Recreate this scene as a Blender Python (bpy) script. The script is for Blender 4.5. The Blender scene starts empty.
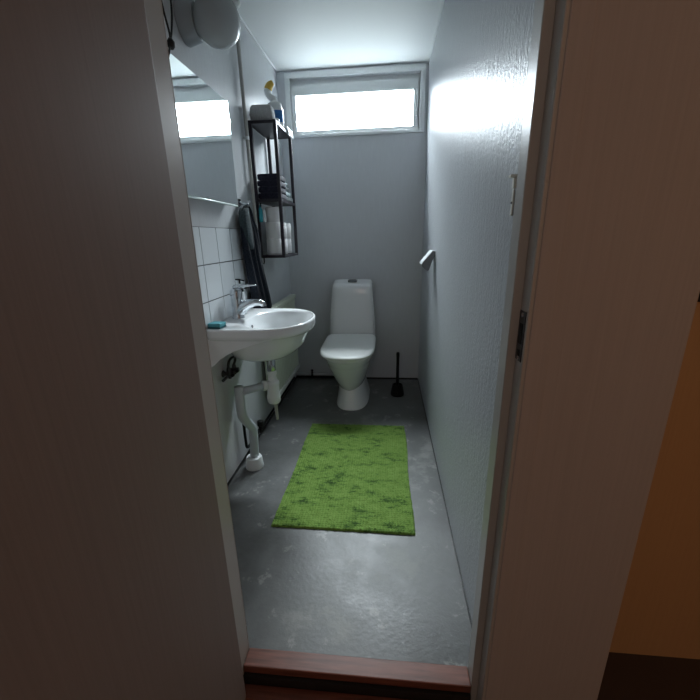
import bpy, bmesh, math, random
from mathutils import Vector, Matrix
random.seed(4)
PI = math.pi
S = bpy.context.scene
C = S.collection

# ------------------------------------------------------------------ camera
YAW, PITCH, ROLL, F = 0.1003, -0.294, -0.0212, 371.8
def cam_matrix():
    cy, sy = math.cos(YAW), math.sin(YAW); cp, sp = math.cos(PITCH), math.sin(PITCH)
    right = Vector((cy, sy, 0)); fwd = Vector((-sy*cp, cy*cp, sp)); up = right.cross(fwd)
    cr, sr = math.cos(ROLL), math.sin(ROLL)
    r = right*cr + up*sr; u = -right*sr + up*cr
    return Matrix(((r.x, u.x, -fwd.x, 0), (r.y, u.y, -fwd.y, 0), (r.z, u.z, -fwd.z, 1.2), (0, 0, 0, 1)))
cam = bpy.data.objects.new('camera', bpy.data.cameras.new('camera'))
C.objects.link(cam); cam.matrix_world = cam_matrix()
cam.data.sensor_width = 36; cam.data.lens = 36*F/700; cam.data.clip_start = 0.02
S.camera = cam

# ------------------------------------------------------------------ light
XL, XR, YB, ZC, YF = -0.80, 0.283, 3.077, 2.352, 0.79
w = bpy.data.worlds.new('overcast'); S.world = w; w.use_nodes = True
wn = w.node_tree; bg = wn.nodes['Background']
# overcast sky: brightest overhead, dim ground below the horizon
wt_ = wn.nodes.new('ShaderNodeTexCoord'); ws = wn.nodes.new('ShaderNodeSeparateXYZ'); wr = wn.nodes.new('ShaderNodeValToRGB')
wn.links.new(wt_.outputs['Generated'], ws.inputs[0]); wm = wn.nodes.new('ShaderNodeMapRange')
wm.inputs[1].default_value = -1; wm.inputs[2].default_value = 1
wn.links.new(ws.outputs['Z'], wm.inputs[0]); wn.links.new(wm.outputs[0], wr.inputs[0])
e = wr.color_ramp.elements
e[0].position, e[0].color = 0, (.032, .036, .037, 1)
e[1].position, e[1].color = 1, (1.05, 1.13, 1.2, 1)
for ps, cc in ((.50, (.032, .036, .037, 1)), (.60, (.10, .11, .12, 1)), (.66, (.24, .26, .28, 1)), (.80, (.60, .64, .67, 1))):
    x = e.new(ps); x.color = cc
# sky dimmed towards the sides, shaped to soften hot spots by the window
wx = wn.nodes.new('ShaderNodeMath'); wx.operation = 'ABSOLUTE'; wi = wn.nodes.new('ShaderNodeMath'); wi.operation = 'SUBTRACT'; wi.inputs[0].default_value = 1
wp = wn.nodes.new('ShaderNodeMath'); wp.operation = 'POWER'; wp.inputs[1].default_value = 1.6
wn.links.new(ws.outputs['X'], wx.inputs[0]); wn.links.new(wx.outputs[0], wi.inputs[1]); wn.links.new(wi.outputs[0], wp.inputs[0])
wv = wn.nodes.new('ShaderNodeVectorMath'); wv.operation = 'SCALE'; wn.links.new(wr.outputs[0], wv.inputs[0]); wn.links.new(wp.outputs[0], wv.inputs['Scale'])
wn.links.new(wv.outputs[0], bg.inputs[0])
bg.inputs[1].default_value = 300.0
def light(name, kind, loc, energy, col, size=.1, rot=(0, 0, 0), sy=None):
    d = bpy.data.lights.new(name, kind); d.energy = energy; d.color = col
    if kind == 'AREA':
        d.size = size
        if sy: d.shape = 'RECTANGLE'; d.size_y = sy
    else: d.shadow_soft_size = size
    o = bpy.data.objects.new(name, d); C.objects.link(o); o.location = loc; o.rotation_euler = rot
    return o
# daylight enters through the window opening (portal) ; warm lamp far to the right in the hall
p = light('window_portal', 'AREA', (-.245, YB+.09, 2.12), 1, (1, 1, 1), 0.9, (-PI/2, 0, 0), .3)
p.data.cycles.is_portal = True
light('hall_warm_lamp', 'POINT', (1.9, -0.9, 1.3), 9, (1.0, .50, .20), .12)
light('hall_side_lamp', 'POINT', (-0.25, -1.6, 1.7), 11, (1.0, .75, .62), .4)
S.view_settings.view_transform = 'Standard'; S.view_settings.look = 'None'
S.view_settings.gamma = 1; S.view_settings.exposure = 0.0

# ------------------------------------------------------------------ materials
def mat(name, col, rough=.5, metal=0, coat=0, spec=.5):
    m = bpy.data.materials.new(name); m.use_nodes = True
    b = m.node_tree.nodes['Principled BSDF']
    b.inputs['Base Color'].default_value = (*col, 1); b.inputs['Roughness'].default_value = rough
    b.inputs['Metallic'].default_value = metal; b.inputs['Coat Weight'].default_value = coat
    b.inputs['Specular IOR Level'].default_value = spec
    return m
def nd(m, t, **k):
    n = m.node_tree.nodes.new(t)
    for a, v in k.items():
        if a in n.inputs: n.inputs[a].default_value = v
        else: setattr(n, a, v)
    return n
def lk(m, a, b): m.node_tree.links.new(a, b)
def noise(m, scale=(1, 1, 1), s=10, detail=4, rough=.6):
    tc = nd(m, 'ShaderNodeTexCoord'); mp = nd(m, 'ShaderNodeMapping'); mp.inputs['Scale'].default_value = scale
    lk(m, tc.outputs['Object'], mp.inputs[0])
    n = nd(m, 'ShaderNodeTexNoise'); n.inputs['Scale'].default_value = s
    n.inputs['Detail'].default_value = detail; n.inputs['Roughness'].default_value = rough
    lk(m, mp.outputs[0], n.inputs['Vector']); return n
def ramp(m, src, stops):
    r = nd(m, 'ShaderNodeValToRGB'); e = r.color_ramp.elements
    e[0].position, e[0].color = stops[0][0], (*stops[0][1], 1)
    e[1].position, e[1].color = stops[-1][0], (*stops[-1][1], 1)
    for p_, c in stops[1:-1]:
        x = e.new(p_); x.color = (*c, 1)
    lk(m, src, r.inputs[0]); return r
def bump(m, src, strength, dist=.002, prev=None):
    b = nd(m, 'ShaderNodeBump'); b.inputs['Strength'].default_value = strength; b.inputs['Distance'].default_value = dist
    lk(m, src, b.inputs['Height'])
    if prev: lk(m, prev.outputs[0], b.inputs['Normal'])
    lk(m, b.outputs[0], m.node_tree.nodes['Principled BSDF'].inputs['Normal']); return b
def bsdf(m): return m.node_tree.nodes['Principled BSDF']
def painted(name, col, rough, streak=.3, dist=.0015, grain=.5, spec=.2):
    m = mat(name, col, rough, spec=spec)
    n = noise(m, (22, 22, 3.5), 3, 5, .6); r = ramp(m, n.outputs[0], [(.3, tuple(c*.97 for c in col)), (.7, tuple(min(1, c*1.02) for c in col))])
    lk(m, r.outputs[0], bsdf(m).inputs['Base Color'])
    b1 = bump(m, n.outputs[0], streak, dist*2)
    n2 = noise(m, (1, 1, .6), 170, 2, .5); bump(m, n2.outputs[0], grain, dist, b1)
    return m
M = {}
M['wall'] = painted('painted wall grey', (.56, .58, .60), .45, .35, .0015, .25)
M['wallr'] = painted('satin painted glass-fibre wall grey', (.48, .505, .535), .36, .45, .0018, .8)
M['wallb'] = painted('back wall grey', (.60, .62, .65), .45, .25, .0012, .25)
M['ceil'] = mat('ceiling white', (.84, .86, .87), .6)
M['white'] = mat('white gloss paint', (.66, .68, .66), .3)
M['cream'] = mat('cream painted metal', (.75, .74, .66), .4)
M['jamb'] = mat('door frame paint', (.42, .41, .385), .33)
M['frame'] = mat('window frame paint', (.76, .79, .80), .35)
M['dark_seam'] = mat('black seam and shade', (.012, .012, .012), .5)
M['porcelain'] = mat('white porcelain', (.86, .88, .89), .12, coat=.3)
M['lid'] = mat('toilet lid plastic', (.85, .87, .85), .35)
M['chrome'] = mat('chrome', (.62, .65, .68), .12, 1)
M['satin'] = mat('satin aluminium', (.75, .78, .80), .45, .5)
M['chrome_grey'] = mat('satin grey metal', (.16, .18, .19), .35, .8)
M['chrome_dark'] = mat('aged dark metal', (.05, .05, .055), .35, .6)
M['plastic'] = mat('white plastic', (.84, .86, .87), .35)
M['plastic_grey'] = mat('grey white plastic pipe', (.52, .56, .60), .4)
M['rad'] = mat('radiator enamel', (.56, .60, .50), .35)
M['black'] = mat('black plastic', (.005, .005, .005), .5, spec=.2)
M['rubber'] = mat('black rubber', (.01, .01, .01), .45)
M['shelfm'] = mat('black powder coated steel', (.014, .010, .017), .45)
M['paper'] = mat('toilet paper', (.80, .80, .80), .95, spec=.1)
nn = noise(M['paper'], (1, 1, 1), 300, 2); bump(M['paper'], nn.outputs[0], .3, .001)
M['card'] = mat('cardboard core', (.35, .26, .18), .9)
M['teal'] = mat('teal plastic', (.05, .42, .50), .35)
M['sponge'] = mat('blue-green sponge', (.10, .36, .42), .9)
nn = noise(M['sponge'], (1, 1, 1), 250, 2); bump(M['sponge'], nn.outputs[0], .8, .002)
M['scour'] = mat('scouring pad', (.03, .12, .15), .95)
M['yellow'] = mat('yellow plastic', (.75, .48, .08), .4)
M['blue'] = mat('blue label', (.03, .16, .42), .4)
M['glasswhite'] = mat('opal glass', (.50, .52, .53), .25)
M['lampbase'] = mat('porcelain lamp base', (.36, .39, .42), .35)
M['tile'] = mat('white glazed tile', (.68, .72, .75), .12, coat=.2)
M['grout'] = mat('dark grout', (.02, .02, .022), .9)
M['mirror'] = mat('mirror silver', (.86, .90, .90), .015, 1)
M['mirror_edge'] = mat('mirror edge rail', (.80, .9, .88), .3, .6)
M['bag'] = mat('thin white plastic', (.70, .73, .75), .3)
def cloth(name, c0, c1, s=120, b=.8):
    m = mat(name, c0, .95, spec=.15); bsdf(m).inputs['Sheen Weight'].default_value = .15
    n = noise(m, (1, 1, 1), s, 3); r = ramp(m, n.outputs[0], [(.35, c0), (.65, c1)])
    lk(m, r.outputs[0], bsdf(m).inputs['Base Color']); bump(m, n.outputs[0], b, .003); return m
M['towel'] = cloth('dark terry towel', (.006, .008, .014), (.016, .02, .030))
M['towel_teal'] = cloth('grey teal terry towel', (.03, .045, .05), (.055, .078, .085))
M['towel_grey'] = cloth('pale grey teal towel', (.20, .27, .29), (.32, .40, .42))
M['towel_navy'] = cloth('navy terry towel', (.010, .010, .020), (.03, .03, .05))
M['knit'] = cloth('grey white woven fabric', (.36, .37, .37), (.62, .63, .63), 260, 1)
# floor of the toilet: grey floor paint, worn in patches
m = M['floor'] = mat('grey floor paint', (.15, .16, .16), .3, spec=.35)
n = noise(m, (1, 1, 1), 3.1, 8, .68)
r = ramp(m, n.outputs[0], [(.34, (.095, .098, .096)), (.50, (.130, .134, .134)), (.60, (.15, .155, .153)), (.68, (.23, .235, .225))])
n3 = noise(m, (1, 1, 1), 9, 9, .75)
r3 = ramp(m, n3.outputs[0], [(.58, (0, 0, 0)), (.63, (1, 1, 1))])
mx = nd(m, 'ShaderNodeMix', data_type='RGBA'); mx.inputs[7].default_value = (.36, .36, .34, 1)
mm = nd(m, 'ShaderNodeMath', operation='MULTIPLY'); mm.inputs[1].default_value = .45
lk(m, r3.outputs[0], mm.inputs[0]); lk(m, mm.outputs[0], mx.inputs[0]); lk(m, r.outputs[0], mx.inputs[6]); lk(m, mx.outputs[2], bsdf(m).inputs['Base Color'])
n2 = noise(m, (1, 1, 1), 60, 3); b = bump(m, n2.outputs[0], .35, .002); bump(m, n3.outputs[0], .15, .003, b)
rr = nd(m, 'ShaderNodeMapRange'); rr.inputs[1].default_value = .35; rr.inputs[2].default_value = .7; rr.inputs[3].default_value = .30; rr.inputs[4].default_value = .52
lk(m, n.outputs[0], rr.inputs[0]); lk(m, rr.outputs[0], bsdf(m).inputs['Roughness'])
# wooden threshold
m = M['wood'] = mat('red brown wood', (.15, .05, .03), .45)
n = noise(m, (2, 30, 30), 3, 6); r = ramp(m, n.outputs[0], [(.3, (.085, .026, .016)), (.7, (.22, .078, .05))])
lk(m, r.outputs[0], bsdf(m).inputs['Base Color']); bump(m, n.outputs[0], .2, .001)
# hall surfaces
def grained(name, c, k=.05, rough=.55):
    m = mat(name, c, rough, spec=.3)
    n = noise(m, (90, 90, 1.5), 2, 4); r = ramp(m, n.outputs[0], [(.3, tuple(x*(1-k) for x in c)), (.7, tuple(x*(1+k) for x in c))])
    lk(m, r.outputs[0], bsdf(m).inputs['Base Color']); bump(m, n.outputs[0], .15, .0008); return m
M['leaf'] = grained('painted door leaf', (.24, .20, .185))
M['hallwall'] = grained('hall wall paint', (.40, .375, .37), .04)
M['orange'] = grained('hall side wall', (.46, .295, .155), .04)
M['hallfloor'] = mat('dark brown hall floor', (.045, .032, .028), .7)
n = noise(M['hallfloor'], (1, 1, 1), 90, 3); bump(M['hallfloor'], n.outputs[0], .4, .002)
# glass of the window: thin clear pane
m = M['pane'] = bpy.data.materials.new('window glass'); m.use_nodes = True
nt = m.node_tree; nt.nodes.remove(nt.nodes['Principled BSDF'])
tr = nt.nodes.new('ShaderNodeBsdfTransparent'); tr.inputs[0].default_value = (.96, .98, .98, 1)
gl = nt.nodes.new('ShaderNodeBsdfGlossy'); gl.inputs['Roughness'].default_value = .02
mxs = nt.nodes.new('ShaderNodeMixShader'); mxs.inputs[0].default_value = .06
nt.links.new(tr.outputs[0], mxs.inputs[1]); nt.links.new(gl.outputs[0], mxs.inputs[2]); nt.links.new(mxs.outputs[0], nt.nodes['Material Output'].inputs[0])

# ------------------------------------------------------------------ helpers
def obj(name, bm, material, parent=None, origin=None, smooth=False, bevel=0, angle=None):
    if origin is None:
        if parent is not None:
            q = parent
            origin = Vector(q['_o']) if '_o' in q.keys() else Vector((0, 0, 0))
        else:
            xs = [v.co for v in bm.verts]
            origin = Vector(((min(v.x for v in xs)+max(v.x for v in xs))/2, (min(v.y for v in xs)+max(v.y for v in xs))/2, min(v.z for v in xs)))
    origin = Vector(origin)
    for v in bm.verts: v.co -= origin
    bmesh.ops.recalc_face_normals(bm, faces=bm.faces[:])
    me = bpy.data.meshes.new(name); bm.to_mesh(me); bm.free()
    for mt in (material if isinstance(material, list) else [material]): me.materials.append(mt)
    if smooth:
        for p_ in me.polygons: p_.use_smooth = True
    o = bpy.data.objects.new(name, me); C.objects.link(o)
    if parent is None: o.location = origin
    else: o.parent = parent
    o['_o'] = tuple(origin)
    if bevel:
        bv = o.modifiers.new('bevel', 'BEVEL'); bv.width = bevel; bv.segments = 2; bv.limit_method = 'ANGLE'
        bv.harden_normals = False
    if angle: me.set_sharp_from_angle(angle=math.radians(angle))
    return o
def tag(o, label, cat, group=None):
    o['label'] = label; o['category'] = cat
    if group: o['group'] = group
    return o
def thing(name, label, cat, loc, group=None):
    o = bpy.data.objects.new(name, None); C.objects.link(o); o.location = loc; o['_o'] = tuple(loc)
    o.empty_display_size = .05
    return tag(o, label, cat, group)
def struct(name, bm, m, parent=None, **k):
    o = obj(name, bm, m, parent, **k)
    if parent is None: o['kind'] = 'structure'
    return o
def B(): return bmesh.new()
def box(bm, x0, x1, y0, y1, z0, z1, mi=0):
    v = [bm.verts.new((x, y, z)) for x in (x0, x1) for y in (y0, y1) for z in (z0, z1)]
    for f in ((0, 1, 3, 2), (4, 6, 7, 5), (0, 4, 5, 1), (2, 3, 7, 6), (0, 2, 6, 4), (1, 5, 7, 3)):
        fc = bm.faces.new([v[i] for i in f]); fc.material_index = mi
    return bm
def bx(*a): return box(B(), *a)
def rings(bm, rs, cap0=True, cap1=True, close=True, mi=0):
    vs = [[bm.verts.new(p_) for p_ in r_] for r_ in rs]
    n = len(rs[0])
    for a, b_ in zip(vs, vs[1:]):
        for i in range(n if close else n-1):
            j = (i+1) % n; f = bm.faces.new((a[i], a[j], b_[j], b_[i])); f.material_index = mi
    if cap0: bm.faces.new(vs[0][::-1]).material_index = mi
    if cap1: bm.faces.new(vs[-1]).material_index = mi
    return bm
def circle(c, axis, r, n=24, ry=None):
    c = Vector(c); a = Vector(axis).normalized()
    t = Vector((0, 0, 1)) if abs(a.z) < .9 else Vector((1, 0, 0))
    u = a.cross(t).normalized(); v = a.cross(u)
    return [c + u*r*math.cos(2*PI*i/n) + v*(ry or r)*math.sin(2*PI*i/n) for i in range(n)]
def lathe(bm, c, axis, prof, n=28):      # prof: (distance along axis, radius)
    c = Vector(c); a = Vector(axis).normalized()
    return rings(bm, [circle(c+a*d, axis, max(r_, .0004), n) for d, r_ in prof])
def tube(bm, pts, r, n=12, smooth=0):
    pts = [Vector(p_) for p_ in pts]
    for _ in range(smooth):
        if isinstance(r, list):
            rq = [r[0]]
            for a, b_ in zip(r, r[1:]): rq += [a*.75+b_*.25, a*.25+b_*.75]
            r = rq+[r[-1]]
        q = [pts[0]]
        for a, b_ in zip(pts, pts[1:]): q += [a*.75+b_*.25, a*.25+b_*.75]
        q.append(pts[-1]); pts = q
    rs = []; u = None
    for i, p_ in enumerate(pts):
        t = (pts[min(i+1, len(pts)-1)]-pts[max(i-1, 0)]).normalized()
        if u is None: u = t.orthogonal().normalized()
        u = (u - t*u.dot(t)).normalized(); v = t.cross(u)
        rad = r[i] if isinstance(r, list) else r
        rs.append([p_+(u*math.cos(2*PI*k/n)+v*math.sin(2*PI*k/n))*rad for k in range(n)])
    return rings(bm, rs)
def sgn(x): return (x > 0)-(x < 0)

# ------------------------------------------------------------------ structure
struct('floor', bx(XL-.1, XR+.1, YF, YB+.1, -.1, 0), M['floor'])
struct('ceiling', bx(XL-.1, XR+.02, YF-.05, YB+.05, ZC, ZC+.1), M['ceil'])
struct('wall_left', bx(XL-.1, XL, YF, YB+.12, 0, ZC), M['wall'])
struct('wall_right', bx(XR, XR+.1, YF, YB+.12, 0, ZC), M['wallr'])
# back wall with the window opening
WX0, WX1, WZ0, WZ1 = -.725, .250, 1.935, 2.300
bm = B(); box(bm, XL, XR, YB, YB+.12, 0, WZ0); box(bm, XL, XR, YB, YB+.12, WZ1, ZC)
box(bm, XL, WX0, YB, YB+.12, WZ0, WZ1); box(bm, WX1, XR, YB, YB+.12, WZ0, WZ1)
struct('wall_back', bm, M['wallb'])
# thin light moulding under the ceiling, black seams along the floor
bm = B(); box(bm, XL, XL+.008, YF, YB, ZC-.012, ZC); struct('trim_1', bm, M['ceil'])
bm = B(); box(bm, XR-.008, XR, YF, YB, ZC-.012, ZC); struct('trim_2', bm, M['ceil'])
struct('baseboard_right', bx(XR-.004, XR, YF+.002, YB, 0, .009), M['dark_seam'])
struct('baseboard_back', bx(XL+.006, XR-.005, YB-.006, YB, 0, .014), M['dark_seam'])
struct('baseboard_left', bx(XL, XL+.006, YF+.002, YB-.001, 0, .012), M['dark_seam'])
# window: casing, fixed frame, sash, pane
def frame_bm(x0, x1, z0, z1, t, y0, y1, tb=None):
    bm = B(); tb = tb or t
    box(bm, x0, x1, y0, y1, z1-t, z1); box(bm, x0, x1, y0, y1, z0, z0+tb)
    box(bm, x0, x0+t, y0, y1, z0+tb, z1-t); box(bm, x1-t, x1, y0, y1, z0+tb, z1-t)
    return bm
win = struct('window_1', frame_bm(WX0-.016, WX1+.012, WZ0-.016, WZ1+.036, .035, YB-.016, YB+.004, .020), M['frame'], bevel=.002)
obj('window_frame', frame_bm(WX0+.001, WX1-.001, WZ0+.001, WZ1-.001, .040, YB+.034, YB+.09, .012), M['frame'], win)
SXa, SXb, SZa, SZb = -.700, .214, WZ0+.006, 2.262
bm = B(); box(bm, SXa, SXb, YB+.008, YB+.0335, 2.197, SZb); box(bm, SXa, SXb, YB+.008, YB+.0335, SZa, 1.968)
box(bm, SXa, -.672, YB+.008, YB+.0335, 1.968, 2.197); box(bm, .183, SXb, YB+.008, YB+.0335, 1.968, 2.197)
sash = obj('sash', bm, M['frame'], win, bevel=.002)
obj('glass_pane', bx(-.673, .184, YB+.020, YB+.024, 1.967, 2.198), M['pane'], sash)
bm = B()
box(bm, -.690, -.672, YB-.004, YB+.012, 2.000, 2.028); lathe(bm, (-.680, YB-.004, 2.024), (0, -1, 0), [(0, .007), (.012, .006)], 12)
obj('latch', bm, M['white'], sash, bevel=.001)
obj('latch', bx(.196, .210, YB-.002, YB+.012, 2.030, 2.058), M['white'], sash, bevel=.001)

# the doorway: lining, rebate, hall faces
DX0, DX1, DT = -.409, .243, 2.0
bm = B(); box(bm, DX0-.05, DX0, .70, YF, -.1, DT); box(bm, DX0-.05, DX0, YF, YF+.004, 0, DT)
struct('trim_3', bm, M['jamb'], bevel=.002)
bm = B(); box(bm, DX1, DX1+.045, .742, YF, -.1, DT); box(bm, DX1+.017, DX1+.045, .70, .742, -.1, DT)
tr4 = struct('trim_4', bm, M['jamb'], bevel=.002)
bm = B(); box(bm, DX0-.05, DX1+.045, .742, YF, DT, DT+.04); struct('trim_5', bm, M['jamb'])
bm = B(); box(bm, XL-.1, DX0-.05, .705, YF, -.1, 2.4); struct('wall_front_left', bm, M['hallwall'])
bm = B(); box(bm, DX1+.045, .547, .705, YF+.10, -.1, 2.4); struct('wall_front_right', bm, M['hallwall'], bevel=.004)
bm = B(); box(bm, DX0-.05, DX1+.045, .705, YF, DT+.04, 2.4); struct('wall_front_top', bm, M['hallwall'])
struct('trim_6', bx(DX1+.024, DX1+.062, .698, .705, -.1, DT+.03), M['hallwall'], bevel=.002)
# hall shell
struct('floor_hall', bx(-.95, 2.6, -1.9, .94, -.2, -.1), M['hallfloor'])
struct('ceiling_hall', bx(-.95, 2.6, -1.9, .94, 2.4, 2.5), M['ceil'])
struct('wall_hall_left', bx(-1.0, -.9, -1.9, .94, -.1, 2.4), M['hallwall'])
struct('wall_hall_rear', bx(-.9, 2.6, -2.0, -1.9, -.1, 2.4), M['hallwall'])
struct('wall_hall_right', bx(2.6, 2.7, -1.9, .94, -.1, 2.4), M['orange'])
struct('wall_hall_back', bx(.384, 2.7, .94, 1.04, -.1, 2.4), M['orange'])
# small dark handle on the orange hall wall
t = thing('wall_hook', 'small black hook on the orange-lit hall wall, at the right edge of the photo', 'hook', (0.731, .94, 1.040))
obj('plate', bx(0.717, 0.747, .930, .94, 1.040, 1.090), M['black'], t, bevel=.001)
bm = B(); tube(bm, [(0.732, .932, 1.070), (0.732, .905, 1.060), (0.732, .895, 1.075)], .006, 8, 1); obj('peg', bm, M['black'], t, smooth=True)
# open toilet door, hinged on the left jamb
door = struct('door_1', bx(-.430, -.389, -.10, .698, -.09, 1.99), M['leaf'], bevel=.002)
for z in (.25, 1.65):
    bm = B(); tube(bm, [(-.412, .7035, z-.04), (-.412, .7035, z+.04)], .005, 10); obj('hinge', bm, M['chrome_dark'], door, smooth=True)
bm = B(); tube(bm, [(-.389, -.04, 1.0), (-.345, -.04, 1.0), (-.345, .08, 1.0)], .009, 10, 1); obj('door_handle', bm, M['chrome'], door, smooth=True)
# strike plate with bolt holes
sp = thing('strike_plate', 'dark steel strike plate let into the right door frame', 'strike plate', (DX1+.017, .72, .96))
obj('plate', bx(DX1+.0155, DX1+.0172, .708, .738, .962, 1.060), M['chrome_dark'], sp)
bm = B(); box(bm, DX1+.0145, DX1+.0156, .716, .730, .996, 1.036); box(bm, DX1+.0145, DX1+.0156, .718, .728, .972, .984)
obj('bolt_hole', bm, M['black'], sp)
for z in (.967, 1.053):
    bm = B(); lathe(bm, (DX1+.0156, .723, z), (-1, 0, 0), [(0, .004), (.0015, .003)], 12); obj('screw', bm, M['chrome'], sp)
# threshold: two reddish boards stepping down to the hall
th = thing('threshold', 'worn reddish brown wooden threshold in the toilet doorway', 'threshold', (-.08, .74, -.1))
obj('top_board', bx(DX0+.001, DX1-.001, .737, YF-.0005, -.018, .008), M['wood'], th, bevel=.003)
obj('lower_board', bx(DX0+.001, DX1+.016, .690, .728, -.066, -.048), M['wood'], th, bevel=.003)
obj('nose_shade', bx(DX0+.002, DX1-.002, .7285, .742, -.0995, -.019), M['dark_seam'], th)  # black filler: shade under the top board's nose put into the colour
obj('support_strip', bx(DX0+.002, DX1+.015, .700, .726, -.0995, -.067), M['dark_seam'], th)
# cream door latch on the right wall just inside the frame
t = thing('hook_latch', 'narrow cream latch strip on the right wall beside the door frame', 'latch', (XR-.003, .927, 1.24))
bm = B(); box(bm, XR-.004, XR-.0005, .921, .933, 1.240, 1.295); obj('plate', bm, M['cream'], t, bevel=.001)
bm = B(); box(bm, XR-.008, XR-.001, .912, .924, 1.296, 1.318); box(bm, XR-.016, XR-.001, .910, .926, 1.3185, 1.3235); obj('arm', bm, M['cream'], t)
bm = B(); lathe(bm, (XR-.004, .927, 1.267), (-1, 0, 0), [(0, .003), (.0015, .0025)], 10); obj('screw', bm, M['chrome_dark'], t)

# ------------------------------------------------------------------ toilet
TX = -.272
tt = thing('toilet', 'white close-coupled toilet with its lid down against the back wall', 'toilet', (TX, 2.7, 0))
def sect(z, hw, yf, yb, cx=TX, nf=2.3, nb=6, n=56, zf=None, split=.55):
    yc = yf+(yb-yf)*split; r_ = []
    for i in range(n):
        a = 2*PI*i/n; c, s = math.cos(a), math.sin(a)
        e = nf if s < 0 else nb
        x = cx+hw*sgn(c)*abs(c)**(2/(e if s > 0 else nf))
        y = yc+((yc-yf) if s < 0 else (yb-yc))*sgn(s)*abs(s)**(2/e)
        zz = z if zf is None else z+(zf-z)*(yb-y)/(yb-yf)
        r_.append(Vector((x, y, zz)))
    return r_
bm = B()
rings(bm, [sect(0, .125, 2.437, 2.93, TX+.020, 2.6), sect(.012, .122, 2.44, 2.93, TX+.020, 2.6), sect(.10, .103, 2.478, 2.92, TX+.014), sect(.15, .098, 2.50, 2.92, TX+.01)])
obj('pedestal', bm, M['porcelain'], tt, smooth=True, angle=50)
bm = B()
rings(bm, [sect(.128, .075, 2.50, 2.90, TX+.008, 2.0), sect(.150, .104, 2.462, 2.95, TX+.008, 2.0), sect(.20, .126, 2.430, 2.97, TX+.004, 2.0), sect(.27, .150, 2.390, 2.99, TX, 2.1), sect(.33, .168, 2.352, 3.0, TX, 2.2),
           sect(.350, .173, 2.342, 3.0, TX, 2.2), sect(.356, .177, 2.334, 3.0, TX, 2.2), sect(.40, .186, 2.315, 3.0, TX, 2.3), sect(.408, .180, 2.325, 3.0, TX, 2.3)])
obj('bowl', bm, M['porcelain'], tt, smooth=True, angle=60)
bm = B()
rings(bm, [sect(.410, .184, 2.310, 2.90, nf=2.5, nb=5), sect(.414, .189, 2.300, 2.91, nf=2.5, nb=5), sect(.424, .189, 2.300, 2.91, nf=2.5, nb=5)])
obj('seat_ring', bm, M['lid'], tt, smooth=True, angle=50)
bm = B(); k = dict(nf=2.7, nb=8, split=.5)
rings(bm, [sect(.4245, .188, 2.302, 2.90, **k), sect(.427, .194, 2.292, 2.905, **k), sect(.446, .195, 2.290, 2.905, zf=.436, **k),
           sect(.454, .190, 2.298, 2.900, zf=.444, **k), sect(.458, .175, 2.325, 2.885, zf=.449, **k), sect(.460, .10, 2.45, 2.8, zf=.455, **k)])
obj('lid', bm, M['lid'], tt, smooth=True)
# tank: tapers upwards, rounded top
def tank_sect(z, hw, yf, yb, cx, n=48, e=7, tip=0):
    r_ = []
    for i in range(n):
        a = 2*PI*i/n; c, s = math.cos(a), math.sin(a)
        x = cx+hw*sgn(c)*abs(c)**(2/e); y = (yf+yb)/2+(yb-yf)/2*sgn(s)*abs(s)**(2/(e if s > 0 else 4))
        r_.append(Vector((x, y, z+tip*(y-yf))))
    return r_
bm = B()
rings(bm, [tank_sect(.409, .188, 2.915, 3.055, TX-.002), tank_sect(.44, .190, 2.905, 3.06, TX), tank_sect(.60, .183, 2.905, 3.06, TX), tank_sect(.75, .168, 2.912, 3.06, TX+.001),
           tank_sect(.812, .161, 2.917, 3.06, TX+.002, tip=.25), tank_sect(.832, .156, 2.924, 3.06, TX+.002, tip=.28), tank_sect(.845, .144, 2.936, 3.055, TX+.002, tip=.26), tank_sect(.854, .115, 2.955, 3.045, TX+.002, tip=.22)])
obj('cistern', bm, M['porcelain'], tt, smooth=True)
fb = obj('flush_button', bx(TX-.032, TX+.040, 2.965, 3.012, .858, .876), M['chrome_grey'], tt, bevel=.004)
obj('button_insert', bx(TX-.022, TX+.030, 2.971, 3.006, .8757, .878), M['chrome_dark'], fb, bevel=.001)

# toilet brush
tb = thing('toilet_brush', 'black toilet brush in its holder on the floor right of the toilet', 'toilet brush', (.093, 2.74, 0))
bm = B(); lathe(bm, (.093, 2.74, 0), (0, 0, 1), [(0, .050), (.006, .053), (.02, .052), (.075, .042), (.086, .040), (.088, .036), (.07, .033)], 28); obj('holder', bm, M['black'], tb, smooth=True, angle=40)
bm = B(); lathe(bm, (.093, 2.74, 0), (0, 0, 1), [(.071, .012), (.10, .0115), (.30, .0115), (.335, .013), (.348, .012), (.352, .006)], 16); obj('handle', bm, M['black'], tb, smooth=True)

# rug
def rug():
    x0, x1, y0, y1 = -.49, .127, 1.285, 2.215
    nx, ny = 150, 225; bm = B(); V = []
    rnd = random.Random(3)
    hs = {}
    for j in range(ny+1):
        row = []
        for i in range(nx+1):
            u, v = i/nx, j/ny
            cell = (i//3, j//3)
            if cell not in hs: hs[cell] = rnd.uniform(.6, 1)
            a = (i % 3 == 1) and (j % 3 == 1)
            edge = min(i, nx-i, j, ny-j)
            h = .006+(.010*hs[cell] if a else (.006*hs[cell] if (i % 3 == 1 or j % 3 == 1) else .001))
            if edge < 1: h = .0005
            wob = .004*math.sin(v*9+1)*(1 if u > .5 else .6)
            x = x0+(x1-x0)*u+wob*(2*u-1)+.0018*rnd.uniform(-1, 1)+(-.012*(v < 2))*0
            # far edge a little to the left of the near one
            y = y0+(y1-y0)*v+.0018*rnd.uniform(-1, 1)+.006*(1-v)*(.5-u)
            row.append(bm.verts.new((x, y, h)))
        V.append(row)
    for j in range(ny):
        for i in range(nx): bm.faces.new((V[j][i], V[j][i+1], V[j+1][i+1], V[j+1][i]))
    o = obj('rug', bm, M['rug'], smooth=True)
    return o
m = M['rug'] = mat('green chenille', (.20, .33, .07), .85, spec=.2); bsdf(m).inputs['Sheen Weight'].default_value = .25
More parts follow.
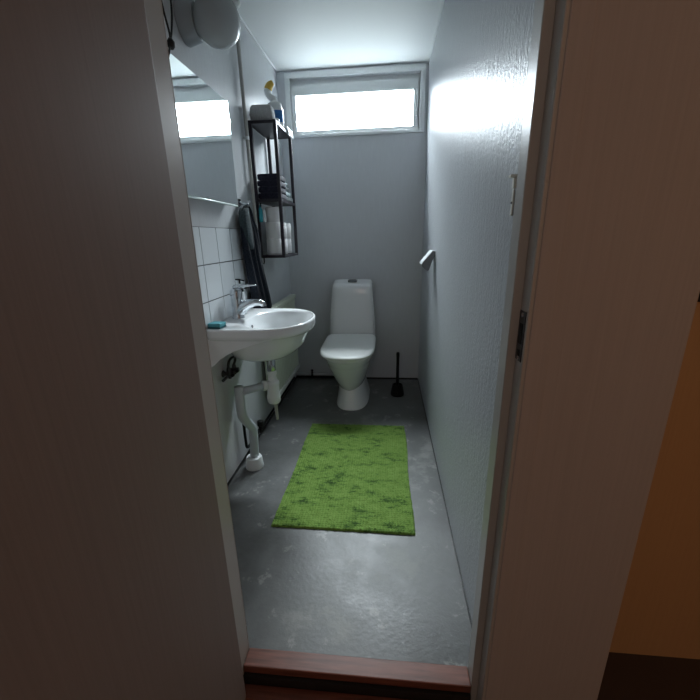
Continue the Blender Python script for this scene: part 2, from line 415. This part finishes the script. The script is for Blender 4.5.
bsdf(m).inputs['Sheen Tint'].default_value = (.7, 1, .4, 1)
n = noise(m, (6, 14, 6), 1.0, 9, .85); r = ramp(m, n.outputs[0], [(.36, (.015, .045, .008)), (.43, (.06, .13, .022)), (.47, (.15, .26, .05)), (.66, (.20, .32, .075))])  # dark streaks put the sheen of the brushed pile into the colour
lk(m, r.outputs[0], bsdf(m).inputs['Base Color'])
tag(rug(), 'lime green chenille bath rug with darker brushed marks on the grey floor', 'rug')

# ------------------------------------------------------------------ tiles behind the basin
tl = thing('tiled_splashback', 'white glazed wall tiles with dark joints above the washbasin', 'tiles', (XL, 1.75, .80))
P = .1605; ytop = 2.075
obj('grout', bx(XL, XL+.004, 1.42, ytop-.001, .824, 1.257), M['grout'], tl)
for r_ in range(3):
    for c_ in range(5):
        ya = ytop-(c_+1)*P*1.003; yb_ = ytop-c_*P*1.003
        if c_ == 4: ya = 1.42
        za = 1.257-(r_+1)*P; zb = 1.257-r_*P
        if r_ == 2: za = .8225
        obj('tile', bx(XL+.001, XL+.007, ya+.0018, yb_-.0018, za+.0018, zb-.0018), M['tile'], tl, bevel=.0012)

# ------------------------------------------------------------------ mirror
mi = thing('wall_mirror', 'rectangular frameless mirror on the left wall over the white tiles', 'mirror', (XL, 1.66, 1.368))
MX, my0, my1, mz0, mz1 = -.752, 1.34, 1.955, 1.368, 1.824
obj('backing_box', bx(XL+.001, MX-.0062, my0+.03, my1-.03, mz0+.006, mz1-.03), M['white'], mi)
obj('mirror_glass', bx(MX-.006, MX, my0, my1, mz0, mz1), M['mirror'], mi)
bm = B(); tube(bm, [(MX-.004, my0+.001, mz0-.004), (MX-.004, my1-.001, mz0-.004)], .0045, 10)
obj('bottom_rail', bm, M['mirror_edge'], mi, smooth=True)
obj('mirror_clip', bx(MX-.010, MX+.004, my1-.006, my1+.004, 1.735, 1.752), M['chrome'], mi, bevel=.001)
# ------------------------------------------------------------------ wall lamp
LY, LZ = 1.705, 2.020
wl = thing('wall_lamp', 'unlit opal globe lamp on a round base above the mirror', 'lamp', (XL, LY, LZ))
bm = B(); lathe(bm, (XL, LY, LZ), (1, 0, 0), [(0, .074), (.004, .076), (.055, .064), (.060, .060)], 36); obj('lamp_base', bm, M['lampbase'], wl, smooth=True, angle=35)
bm = B(); lathe(bm, (XL+.058, LY, LZ), (1, 0, 0), [(0, .050)]+[(.078-.088*math.cos(a_), (.090)*math.sin(a_)) for a_ in [.58+(PI-.6)*q_/22 for q_ in range(23)]], 40); obj('lamp_shade', bm, M['glasswhite'], wl, smooth=True)

# cord hanging by the jamb above the mirror
hc = thing('hanging_cord', 'black knotted cord with a white slat hanging in the upper left corner', 'cord', (-.74, 1.46, 1.78))
bm = B(); tube(bm, [(-.745, 1.425, 2.14), (-.742, 1.432, 1.95), (-.74, 1.462, 1.875), (-.74, 1.455, 1.845)], .0035, 8, 2)
tube(bm, [(-.74, 1.495, 2.12), (-.74, 1.500, 1.97), (-.74, 1.480, 1.90), (-.74, 1.455, 1.845)], .0035, 8, 2)
tube(bm, [(-.74, 1.455, 1.845), (-.74, 1.43, 1.80), (-.74, 1.415, 1.775)], .0035, 8, 1); obj('cord', bm, M['rubber'], hc, smooth=True)
bm = B(); lathe(bm, (-.74, 1.458, 1.830), (0, 0, 1), [(0, .006), (.008, .013), (.022, .013), (.034, .005)], 12); obj('knot', bm, M['rubber'], hc, smooth=True)
bm = B(); tube(bm, [(-.76, 1.462, 2.14), (-.76, 1.464, 1.99), (-.76, 1.462, 1.90), (-.76, 1.452, 1.86)], [.010, .010, .006, .002], 10); obj('white_slat', bm, M['plastic'], hc, smooth=True)

# ------------------------------------------------------------------ vertical pipe on the left wall
vp = thing('heating_riser_pipe', 'thin grey painted pipe running down the left wall from the ceiling', 'pipe', (-.778, 2.255, .80))
bm = B(); tube(bm, [(-.778, 2.25, ZC), (-.778, 2.262, 1.7), (-.778, 2.285, 1.2), (-.778, 2.290, .80)], .010, 12, 1); obj('pipe', bm, M['jamb'], vp, smooth=True)
bm = B(); lathe(bm, (-.778, 2.25, ZC), (0, 0, -1), [(0, .030), (.010, .030), (.022, .016)], 20); obj('ceiling_collar', bm, M['white'], vp, smooth=True, angle=40)
for z in (1.74, 2.20):
    bm = B(); lathe(bm, (-.778, 2.258, z-.008), (0, 0, 1), [(0, .013), (.016, .013)], 16); box(bm, XL, -.778, 2.252, 2.266, z-.006, z+.006); obj('pipe_clip', bm, M['frame'], vp)

# ------------------------------------------------------------------ washbasin
BY = 1.785
wb = thing('washbasin', 'white wall-hung washbasin with a rounded front on the left wall', 'washbasin', (XL, BY, .6))
def outl(s=1.0, z=0, cx=-.585, hy=.262, fx=.228, n=96, back=None, nf=2.15):
    r_ = []
    xb = XL+.001 if back is None else back
    for i in range(n):
        a = 2*PI*i/n; c, sn = math.cos(a), math.sin(a)
        e = nf if c > 0 else 16
        x = (fx*s if c > 0 else (cx-xb))*sgn(c)*abs(c)**(2/e)+cx
        y = BY+hy*s*sgn(sn)*abs(sn)**(2/e)
        # the front bulges; sides pull in slightly towards the wall
        if c < 0: y = BY+(y-BY)*(1+.012*abs(c))
        r_.append(Vector((x, y, z)))
    return r_
def oval(cx, cy, ax, ay, z, n=96, e=2.2):
    r_ = []
    for i in range(n):
        a = 2*PI*i/n; c, sn = math.cos(a), math.sin(a)
        r_.append(Vector((cx+ax*sgn(c)*abs(c)**(2/e), cy+ay*sgn(sn)*abs(sn)**(2/e), z)))
    return r_
bm = B()
RS = [oval(-.605, BY-.03, .06, .06, .642), oval(-.605, BY-.02, .125, .15, .647), oval(-.605, BY-.01, .160, .195, .665), oval(-.600, BY, .188, .222, .698), oval(-.598, BY, .200, .236, .735, e=2.4),
      outl(.92, .764, back=-.79), outl(.975, .774), outl(.99, .776), outl(1.0, .790), outl(1.005, .812), outl(1.0, .819), outl(.985, .8225), outl(.965, .8225, back=XL+.004),
      oval(-.532, BY, .166, .222, .8195), oval(-.534, BY, .158, .212, .812), oval(-.540, BY, .142, .188, .775), oval(-.55, BY, .118, .150, .725), oval(-.565, BY-.01, .080, .095, .69), oval(-.58, BY-.03, .028, .028, .676)]
rings(bm, RS)
obj('basin', bm, M['porcelain'], wb, smooth=True, angle=70)
# side wings that carry the basin on the wall, with a concave lower edge
for s_ in (-1, 1):
    bm = B(); pts = [(XL+.001, .777), (XL+.001, .640), (-.775, .655), (-.75, .678), (-.72, .698), (-.68, .718), (-.62, .738), (-.56, .757), (-.50, .772), (-.50, .777)]
    y0 = BY+s_*.225; y1 = BY+s_*.246
    rings(bm, [[(x, y0, z) for x, z in pts], [(x, y1, z) for x, z in pts]]); obj('side_bracket', bm, M['porcelain'], wb, bevel=.004)
bm = B(); lathe(bm, (-.679, BY-.005, .776), (1, 0, -.25), [(0, .011), (.002, .012), (.006, .011)], 20); ov = obj('overflow_ring', bm, M['chrome'], wb, smooth=True)
bm = B(); lathe(bm, (-.6765, BY-.005, .7755), (1, 0, -.25), [(.003, .006), (.0045, .006)], 16); obj('overflow_hole', bm, M['black'], ov)
bm = B(); lathe(bm, (-.58, BY-.03, .6765), (0, 0, 1), [(0, .024), (.003, .022)], 20); obj('drain', bm, M['chrome'], wb, smooth=True)

# mixer tap
tp = thing('mixer_tap', 'chrome single-lever mixer tap on the washbasin', 'tap', (-.742, BY, .822))
bm = B(); lathe(bm, (-.742, BY, .8215), (0, 0, 1), [(0, .032), (.004, .032), (.012, .029), (.075, .028), (.105, .029), (.125, .031), (.140, .028), (.150, .018), (.154, .006)], 28); obj('tap_body', bm, M['chrome'], tp, smooth=True)
bm = B(); tube(bm, [(-.745, BY, .845), (-.72, BY, .872), (-.685, BY, .892), (-.65, BY, .902), (-.62, BY, .900), (-.607, BY, .890)], [.028, .029, .024, .019, .016, .014], 18, 1)
obj('spout', bm, M['chrome'], tp, smooth=True)
bm = B(); lathe(bm, (-.607, BY, .897), (.2, 0, -1), [(0, .011), (.016, .0105)], 16); obj('aerator', bm, M['chrome'], tp, smooth=True, angle=40)
bm = B()
rs = []
for t_, hw, hh in ((0, .018, .012), (.3, .020, .012), (.6, .015, .008), (.9, .011, .004), (1, .007, .003)):
    x = -.750+.115*t_; z = .975+.012*math.sin(t_*2.2)
    rs.append([(x, BY+hw*math.cos(2*PI*i/14), z+hh*math.sin(2*PI*i/14)) for i in range(14)])
rings(bm, rs); obj('lever', bm, M['chrome'], tp, smooth=True)

# sponge and dispenser
sg = thing('sponge', 'blue-green sponge on the near corner of the washbasin', 'sponge', (-.755, 1.60, .8225))
def rot(bm, c, a):
    bmesh.ops.rotate(bm, cent=Vector(c), matrix=Matrix.Rotation(a, 3, 'Z'), verts=bm.verts[:]); return bm
obj('foam', rot(bx(-.790, -.728, 1.545, 1.600, .8300, .846), (-.76, 1.57, 0), -.1), M['sponge'], sg, bevel=.004)
obj('scouring_pad', rot(bx(-.790, -.728, 1.545, 1.600, .8228, .8298), (-.76, 1.57, 0), -.1), M['scour'], sg, bevel=.001)
sd = thing('soap_dispenser', 'soap dispenser with a black pump behind the mixer tap', 'soap dispenser', (-.757, 1.885, .8225))
bm = B(); lathe(bm, (-.757, 1.885, .8228), (0, 0, 1), [(0, .024), (.004, .020), (.095, .020), (.112, .017), (.118, .012)], 24); obj('bottle', bm, M['bag'], sd, smooth=True)
bm = B(); lathe(bm, (-.757, 1.885, .9410), (0, 0, 1), [(0, .015), (.006, .015), (.018, .012), (.020, .005), (.055, .004), (.060, .006)], 16)
tube(bm, [(-.785, 1.905, 1.001), (-.757, 1.885, 1.003), (-.725, 1.860, 1.000)], .0042, 8); obj('pump', bm, M['black'], sd, smooth=True)

# bottle trap and waste pipe
wt = thing('waste_pipe', 'white bottle trap and bent waste pipe under the washbasin', 'waste pipe', (-.66, 1.73, 0))
bm = B(); lathe(bm, (-.582, 1.745, .6405), (0, 0, -1), [(0, .022), (.006, .024), (.085, .022), (.089, .019)], 24); obj('chrome_tailpiece', bm, M['chrome'], wt, smooth=True, angle=40)
bm = B(); lathe(bm, (-.580, 1.742, .556), (0, 0, -1), [(0, .020), (.004, .024), (.018, .024), (.024, .021), (.05, .023), (.054, .030), (.060, .033), (.072, .032), (.078, .030), (.13, .032), (.136, .035), (.165, .034), (.176, .028)], 28); obj('trap_body', bm, M['plastic'], wt, smooth=True, angle=40)
bm = B(); lathe(bm, (-.574, 1.742, .382), (.03, .0, -1), [(0, .012), (.01, .009), (.085, .008), (.10, .007)], 14); obj('drip_spigot', bm, M['jamb'], wt, smooth=True)
bm = B(); tube(bm, [(-.604, 1.735, .480), (-.722, 1.650, .476)], .0205, 18)
obj('side_arm', bm, M['plastic_grey'], wt, smooth=True)
bm = B(); lathe(bm, (-.606, 1.734, .480), (-1, -.7, 0), [(0, .026), (.022, .027), (.026, .022)], 20); obj('arm_nut', bm, M['plastic'], wt, smooth=True)
bm = B(); tube(bm, [(-.724, 1.650, .503), (-.724, 1.650, .485), (-.726, 1.650, .36), (-.724, 1.655, .33), (-.716, 1.740, .235), (-.712, 1.747, .205), (-.712, 1.725, .05)], .0235, 20, 1)
obj('down_pipe', bm, M['plastic_grey'], wt, smooth=True)
bm = B(); lathe(bm, (-.715, 1.722, 0), (0, 0, 1), [(0, .048), (.006, .049), (.02, .046), (.052, .044), (.062, .040), (.064, .025)], 28); obj('floor_collar', bm, M['plastic'], wt, smooth=True, angle=40)

# stop valves and hoses
sv = thing('stop_valves', 'black stop valves with looped hoses on the wall under the washbasin', 'valve', (-.76, 1.65, .56))
for y in (1.655, 1.715):
    bm = B(); lathe(bm, (XL+.001, y, .568), (1, 0, 0), [(0, .018), (.004, .018), (.006, .010), (.035, .010), (.037, .014), (.055, .013)], 16)
    lathe(bm, (-.765, y, .57), (0, 0, 1), [(-.025, .008), (0, .010), (.022, .010), (.03, .006)], 12)
    obj('valve', bm, M['chrome_dark'], sv, smooth=True, angle=40)
    bm = B(); lathe(bm, (-.742, y-.005, .568), (0, -1, .1), [(0, .007), (.022, .009), (.026, .004)], 10); obj('valve_knob', bm, M['black'], sv, smooth=True)
bm = B(); tube(bm, [(-.765, 1.655, .590), (-.765, 1.648, .615), (-.762, 1.665, .640), (-.755, 1.70, .644), (-.755, 1.722, .625), (-.765, 1.715, .595)], .0065, 10, 2)
obj('hose', bm, M['rubber'], sv, smooth=True)
bm = B(); tube(bm, [(-.775, 1.595, .555), (-.775, 1.65, .556), (-.775, 1.735, .556), (-.785, 1.76, .58)], .0075, 10, 1); obj('supply_pipe', bm, M['chrome_dark'], sv, smooth=True)

# ------------------------------------------------------------------ radiator
ra = thing('radiator', 'pale green-white panel radiator on the left wall behind the washbasin', 'radiator', (XL, 2.5, .14))
ry0, ry1, rz0, rz1 = 2.19, 2.93, .155, .775
bm = B()
n = 18; pr = []
for i in range(n*4+1):
    y = ry0+.006+(ry1-ry0-.012)*i/(n*4); d = (0, .006, .006, 0)[i % 4]; pr.append((XL+.066+d, y))
outline = [(XL+.055, ry0+.006)]+pr+[(XL+.055, ry1-.006)]
rings(bm, [[(x, y, rz0+.035) for x, y in outline], [(x, y, rz1-.03) for x, y in outline]]); obj('front_panel', bm, M['rad'], ra)
bm = B(); box(bm, XL+.035, XL+.078, ry0, ry1, rz0, rz0+.034); obj('bottom_rail', bm, M['white'], ra, bevel=.005)
bm = B(); box(bm, XL+.035, XL+.078, ry0, ry1, rz1-.029, rz1); obj('top_rail', bm, M['rad'], ra, bevel=.005)
obj('end_panel', bx(XL+.030, XL+.054, ry0+.002, ry1-.002, rz0+.036, rz1-.032), M['rad'], ra)
for y in (ry0+.10, ry1-.10): obj('wall_bracket', bx(XL+.001, XL+.034, y-.012, y+.012, rz0+.05, rz1-.06), M['rad'], ra)
rp = thing('heating_pipe', 'black heating pipe with valve low on the left wall', 'pipe', (XL+.04, 2.0, .05))
bm = B(); tube(bm, [(-.775, 1.775, .34), (-.775, 1.775, .10), (-.775, 1.79, .07), (-.775, 1.85, .065), (-.775, 2.15, .065), (-.775, 2.20, .065), (-.775, 2.91, .065)], .008, 10, 1); obj('pipe', bm, M['black'], rp, smooth=True)
bm = B(); lathe(bm, (-.775, 2.02, .065), (0, 0, 1), [(-.014, .012), (.02, .012), (.024, .018), (.055, .018), (.058, .012)], 14); lathe(bm, (-.775, 1.995, .065), (0, 1, 0), [(0, .013), (.05, .013)], 12); obj('radiator_valve', bm, M['black'], rp, smooth=True, angle=40)
# chrome pipe on the back wall
bp = thing('water_pipe', 'chrome water pipe with a valve along the foot of the back wall', 'pipe', (-.60, 3.045, .05))
bm = B(); tube(bm, [(XL+.012, 3.035, .058), (-.62, 3.035, .054), (-.40, 3.035, .050)], .008, 12); obj('pipe', bm, M['satin'], bp, smooth=True)
bm = B(); lathe(bm, (-.645, 3.035, .040), (0, 0, 1), [(0, .011), (.028, .011), (.030, .007), (.042, .007), (.043, .012), (.052, .012)], 14); obj('valve', bm, M['chrome_dark'], bp, smooth=True, angle=40)
bm = B(); tube(bm, [(-.79, 3.05, .022), (-.40, 3.05, .022)], .009, 10); obj('lower_black_strip', bm, M['black'], bp, smooth=True)  # black strip along the dark gap below the chrome pipe

# ------------------------------------------------------------------ wall shelf
SX0, SX1, SY0, SY1, SZ0, SZ1 = -.792, -.628, 2.335, 2.700, 1.087, 1.848
sh = thing('wall_shelf', 'black metal three-tier wall shelf on the left wall', 'shelf', (SX0, 2.5, SZ0))
pw = .019
for x, nx_ in ((SX0, 0), (SX1-pw, 1)):
    for y in (SY0, SY1-pw): obj('post', bx(x, x+pw, y, y+pw, SZ0, SZ1), M['shelfm'], sh, bevel=.001)
for z in (SZ0, 1.415, SZ1-.018):
    bm = B()
    box(bm, SX0+pw, SX1-pw, SY0, SY0+.012, z, z+.016); box(bm, SX0+pw, SX1-pw, SY1-.012, SY1, z, z+.016)
    box(bm, SX0, SX0+.012, SY0+pw, SY1-pw, z, z+.016); box(bm, SX1-.012, SX1, SY0+pw, SY1-pw, z, z+.016)
    obj('shelf_rail', bm, M['shelfm'], sh)
    obj('shelf_plate', bx(SX0+.012, SX1-.012, SY0+.012, SY1-.012, z+.002, z+.010), M['shelfm'], sh)
bm = B(); tube(bm, [(SX0+.022, SY0+.02, SZ0), (SX0+.022, SY0+.02, SZ0-.03), (SX0+.022, SY0+.005, SZ0-.035)], .0035, 8, 1); obj('hook', bm, M['black'], sh, smooth=True)

# toilet rolls on the bottom tier
def roll(x, y, z, lab, r_=.051, h=.098):
    t = thing('toilet_roll', lab, 'toilet roll', (x, y, z), 'toilet rolls on the bottom tier')
    bm = B(); rs = [circle((x, y, z), (0, 0, 1), .021, 32), circle((x, y, z), (0, 0, 1), r_-.002, 32), circle((x, y, z+.003), (0, 0, 1), r_, 32), circle((x, y, z+h-.003), (0, 0, 1), r_, 32),
                    circle((x, y, z+h), (0, 0, 1), r_-.002, 32), circle((x, y, z+h), (0, 0, 1), .021, 32)]
    rings(bm, rs, False, False); obj('paper', bm, M['paper'], t, smooth=True, angle=40)
    bm = B(); rings(bm, [circle((x, y, z), (0, 0, 1), .0212, 24), circle((x, y, z+h), (0, 0, 1), .0212, 24), circle((x, y, z+h), (0, 0, 1), .0195, 24), circle((x, y, z), (0, 0, 1), .0195, 24), circle((x, y, z), (0, 0, 1), .0212, 24)], False, False)
    obj('core', bm, M['card'], t, smooth=True, angle=40)
RZ = SZ0+.0165; RX = -.708
roll(RX, 2.408, RZ, 'white toilet roll at the bottom of the near stack on the shelf')
roll(RX, 2.410, RZ+.0985, 'white toilet roll in the middle of the near stack on the shelf')
roll(RX, 2.425, RZ+.197, 'white toilet roll topmost on the near stack on the shelf', h=.088)
roll(RX, 2.518, RZ, 'white toilet roll at the bottom of the middle stack on the shelf')
roll(RX, 2.518, RZ+.0985, 'white toilet roll on top of the middle stack on the shelf')
roll(RX, 2.626, RZ, 'white toilet roll at the bottom of the farthest stack on the shelf')
roll(RX+.002, 2.624, RZ+.0985, 'white toilet roll on top of the farthest stack on the shelf')

# folded towels on the middle tier
def folded(y0, y1, z0, h, x0, x1, m, lab, grp, jig=0):
    bm = B(); n = 20; rs = []
    rnd = random.Random(int(y0*1000+z0*777))
    for k in range(9):
        t_ = k/8; y = y0+(y1-y0)*t_; ring = []
        for i in range(28):
            a = 2*PI*i/28; c, s = math.cos(a), math.sin(a)
            xx = (x0+x1)/2+(x1-x0)/2*sgn(c)*abs(c)**.22
            zz = z0+h/2+h/2*sgn(s)*abs(s)**.35
            if c > .5: zz += (h*.0)*s
            yy = y+rnd.uniform(-.001, .001)
            ring.append((xx+jig*(t_-.5), yy, max(z0, zz)+0.0015*math.sin(t_*PI)))
        rs.append(ring)
    rings(bm, rs)
    return tag(obj('folded_towel', bm, m, smooth=True, angle=60), lab, 'towel', grp)
zz = 1.4315
nav = ['lowest', 'second from the bottom', 'third from the bottom', 'topmost']
for k in range(4):
    folded(2.352, 2.505+.006*(k % 2), zz+k*.035, .0345, -.772+.003*(k % 2), -.638-.003*(k % 2), M['towel_navy'], f'dark navy folded towel, {nav[k]} in the near pile on the middle shelf', 'navy towels on the middle shelf')
for k in range(4):
    folded(2.522+.004*(k % 2), 2.672-.004*k, zz+k*.032, .031, -.775, -.640-.010*k, M['towel_grey'] if k % 2 else M['towel_teal'], f'{"pale" if k % 2 else "dark"} grey-teal folded towel, {nav[k]} in the far pile on the middle shelf', 'grey-teal towels on the middle shelf', .006)

# hanging tubes under the middle tier
t = thing('detergent_tube', 'teal tube with a white cap side hanging under the middle shelf', 'bottle', (-.755, 2.358, 1.29))
bm = B(); lathe(bm, (-.765, 2.346, 1.300), (0, 0, 1), [(0, .011), (.004, .013), (.075, .012), (.085, .006), (.098, .005)], 14); obj('tube', bm, M['teal'], t, smooth=True)
bm = B(); lathe(bm, (-.744, 2.350, 1.300), (0, 0, 1), [(0, .009), (.004, .010), (.065, .009), (.072, .005)], 14); obj('white_tube', bm, M['plastic'], t, smooth=True)
bm = B(); tube(bm, [(-.760, 2.347, 1.412), (-.760, 2.345, 1.392), (-.762, 2.346, 1.385)], .004, 8); obj('hook', bm, M['black'], t, smooth=True)

# things on the top tier
TZ = SZ1-.0015
t = thing('toiletry_pouch', 'small grey-white woven pouch on the near end of the top shelf', 'pouch', (-.73, 2.41, TZ))
bm = B(); rs = []
for z, s, c_ in ((0, .9, 0), (.004, 1, 0), (.045, 1.03, .0), (.074, .97, .0), (.084, .86, 0), (.087, .6, 0)):
    rs.append([( -.722+.066*s*sgn(math.cos(a))*abs(math.cos(a))**.45, 2.400+.045*s*sgn(math.sin(a))*abs(math.sin(a))**.45, TZ+z) for a in [2*PI*i/40 for i in range(40)]])
rings(bm, rs); obj('pouch_body', bm, M['knit'], t, smooth=True)
bm = B(); tube(bm, [(-.788, 2.39, TZ+.05), (-.795, 2.385, TZ+.045), (-.792, 2.392, TZ+.038)], .003, 6, 1); obj('pull_tab', bm, M['knit'], t, smooth=True)
t = thing('white_tub', 'short white tub between the pouch and the cleaner bottle on the top shelf', 'tub', (-.668, 2.475, TZ))
bm = B(); lathe(bm, (-.668, 2.475, TZ), (0, 0, 1), [(0, .021), (.003, .023), (.026, .023), (.028, .021)], 28); obj('tub_body', bm, M['plastic'], t, smooth=True, angle=40)
bm = B(); lathe(bm, (-.668, 2.475, TZ+.0285), (0, 0, 1), [(0, .024), (.009, .024), (.011, .022)], 28); obj('tub_lid', bm, M['plastic'], t, smooth=True, angle=40)
# toilet cleaner bottle with angled neck
t = thing('toilet_cleaner_bottle', 'white toilet cleaner bottle with bent neck, yellow cap and blue label', 'bottle', (-.70, 2.60, TZ))
cx, cy = -.700, 2.575; TQ = 1.22
def flat(z, hx, hy=.022, dx=0, n=28): return [(cx+TQ*(dx+hx*sgn(math.cos(a))*abs(math.cos(a))**.7), cy+TQ*hy*sgn(math.sin(a))*abs(math.sin(a))**.8, TZ+TQ*z) for a in [2*PI*i/n for i in range(n)]]
def qp(*ps): return [(cx+TQ*a_, cy, TZ+TQ*b_) for a_, b_ in ps]
bm = B(); rings(bm, [flat(0, .042), flat(.004, .046, .026), flat(.06, .046, .026), (flat(.10, .044, .025)), flat(.122, .035, .022, .004), flat(.132, .018, .016, .006)]); obj('bottle_body', bm, M['plastic'], t, smooth=True)
bm = B(); tube(bm, qp((.006, .128), (.006, .140), (-.012, .150), (-.024, .164), (-.024, .185)), [.020, .019, .019, .020, .024], 16, 1); obj('bent_neck', bm, M['plastic'], t, smooth=True)
bm = B(); tube(bm, qp((-.023, .186), (-.014, .204), (.004, .216)), [.024, .022, .014], 16, 1); obj('cap', bm, M['yellow'], t, smooth=True)
bm = B(); rings(bm, [[(x+.0008*sgn(x-cx), y+.0008*sgn(y-cy), z) for x, y, z in flat(.035, .0465, .027)], [(x+.0008*sgn(x-cx), y+.0008*sgn(y-cy), z) for x, y, z in flat(.088, .0458, .0268)]]); obj('label_band', bm, M['blue'], t, smooth=True, angle=50)
# crumpled white cloth hanging over the front rail at the far end of the top tier
bm = B(); rnd = random.Random(9); top_ = []; prof_ = [(-.665, .004), (-.650, .018), (-.636, .022), (-.622, .016), (-.617, -.004), (-.616, -.020)]
rs = []
for j in range(15):
    y = 2.585+.008*j; up = [(x+rnd.uniform(-.003, .003), y, TZ+z*(1+.35*rnd.random())+.002) for x, z in prof_]
    lo = [(x-.002-(.003 if z < 0 else 0), y, max(TZ+.0005, TZ+z-.008) if x < -.625 else TZ+z-.001) for x, z in prof_[::-1]]
    lo = [(-.6245, y, TZ-.0205), (-.6245, y, TZ+.003), (-.66, y, TZ+.002)]
    rs.append(up+lo)
rings(bm, rs)
tag(obj('white_cloth', bm, M['bag'], smooth=True, angle=70), 'crumpled white cloth lying over the far front edge of the top shelf', 'cloth')

# ------------------------------------------------------------------ towel hook with hanging towel
t = thing('towel_hook', 'chrome wall hook beside the mirror', 'hook', (XL, 2.095, 1.36))
obj('plate', bx(XL+.0005, XL+.006, 2.075, 2.115, 1.368, 1.412), M['chrome'], t, bevel=.002)
bm = B(); tube(bm, [(XL+.006, 2.095, 1.395), (XL+.045, 2.095, 1.378), (XL+.060, 2.095, 1.402)], [.008, .008, .010], 10, 1)
tube(bm, [(XL+.006, 2.085, 1.375), (XL+.03, 2.085, 1.352), (XL+.036, 2.085, 1.366)], .005, 10, 1); obj('prong', bm, M['chrome'], t, smooth=True)
ht = thing('hand_towel', 'dark navy-black hand towel hanging from the chrome hook', 'towel', (-.76, 2.10, .75))
def towel():
    prof = [(1.372, 2.062, 2.105), (1.350, 2.030, 2.140), (1.31, 2.010, 2.170), (1.25, 2.004, 2.235), (1.18, 2.010, 2.270), (1.10, 2.025, 2.262), (.98, 2.045, 2.310), (.86, 2.062, 2.350), (.75, 2.068, 2.380)]
    bm = B(); rs = []; N = 44
    for k in range(len(prof)-1):
        for s in range(6):
            f = s/6; z, a, b_ = [prof[k][q_]*(1-f)+prof[k+1][q_]*f for q_ in range(3)]; fr = []; bk = []
            amp = .016*min(1, (1.385-z)/.12)+.003
            for i in range(N):
                u = i/(N-1); y = a+(b_-a)*u-.025*min(1, (1.372-z)/.2)*max(0, min(1, (z-.85)/.15))
                ph = 3.2*2*PI*u+1.0+.9*math.sin(z*5)
                edge = min(1, min(u, 1-u)*9)
                fold = amp*(.5+.5*math.sin(ph))*edge+.004*math.sin(ph*2.3+z*9)*edge
                base = -.760+.006*edge
                fr.append((base+.008*edge+fold, y, z)); bk.append((-.764, y, z))
            rs.append(fr+bk[::-1])
    rings(bm, rs); return bm
obj('towel_cloth', towel(), M['towel'], ht, smooth=True)
# pale fold at the near side of the towel top
bm = B(); rs = []
for z, a, b_, x in ((1.362, 2.048, 2.080, -.748), (1.335, 2.008, 2.076, -.740), (1.29, 1.992, 2.078, -.736), (1.24, 1.995, 2.080, -.734), (1.195, 2.002, 2.084, -.734), (1.160, 2.040, 2.088, -.738), (1.135, 2.082, 2.092, -.742)):
    rs.append([(x+.010*math.sin(PI*i/9), a+(b_-a)*i/9, z) for i in range(10)]+[(x-.034, a+(b_-a)*i/9, z) for i in range(9, -1, -1)])
rings(bm, rs); f_ = obj('pale_fold', bm, M['towel_teal'], ht, smooth=True); f_['label'] = 'grey-teal folded corner'

# ------------------------------------------------------------------ toilet paper holder on the right wall
t = thing('toilet_paper_holder', 'chrome toilet paper holder with sloping cover on the right wall', 'toilet paper holder', (XR, 2.33, 1.0))
ya, yb_ = 2.27, 2.40
bm = B()
pts = [(XR-.001, 1.112), (XR-.018, 1.115), (.212, 1.052), (.206, 1.040), (.210, 1.026), (.232, 1.006), (.244, 1.002), (.250, 1.008), (.268, 1.062), (XR-.001, 1.085)]
rings(bm, [[(x, ya, z) for x, z in pts], [(x, ya+.003, z) for x, z in pts]]); obj('side_cheek', bm, M['chrome_grey'], t)
bm = B()
top = [(XR-.001, 1.114), (XR-.018, 1.117), (.211, 1.054), (.204, 1.040)]
rings(bm, [[(x, ya-.002, z) for x, z in top]+[(x+.003, ya-.002, z-.003) for x, z in top[::-1]], [(x, yb_, z) for x, z in top]+[(x+.003, yb_, z-.003) for x, z in top[::-1]]]); obj('cover', bm, M['satin'], t)  # paler metal than the cheek, the cover's highlight put into the colour
bm = B(); tube(bm, [(.238, ya+.004, 1.03), (.238, yb_-.002, 1.03)], .006, 10); obj('rod', bm, M['chrome'], t, smooth=True)

# clean helper properties
for o in bpy.data.objects:
    if '_o' in o.keys(): del o['_o']
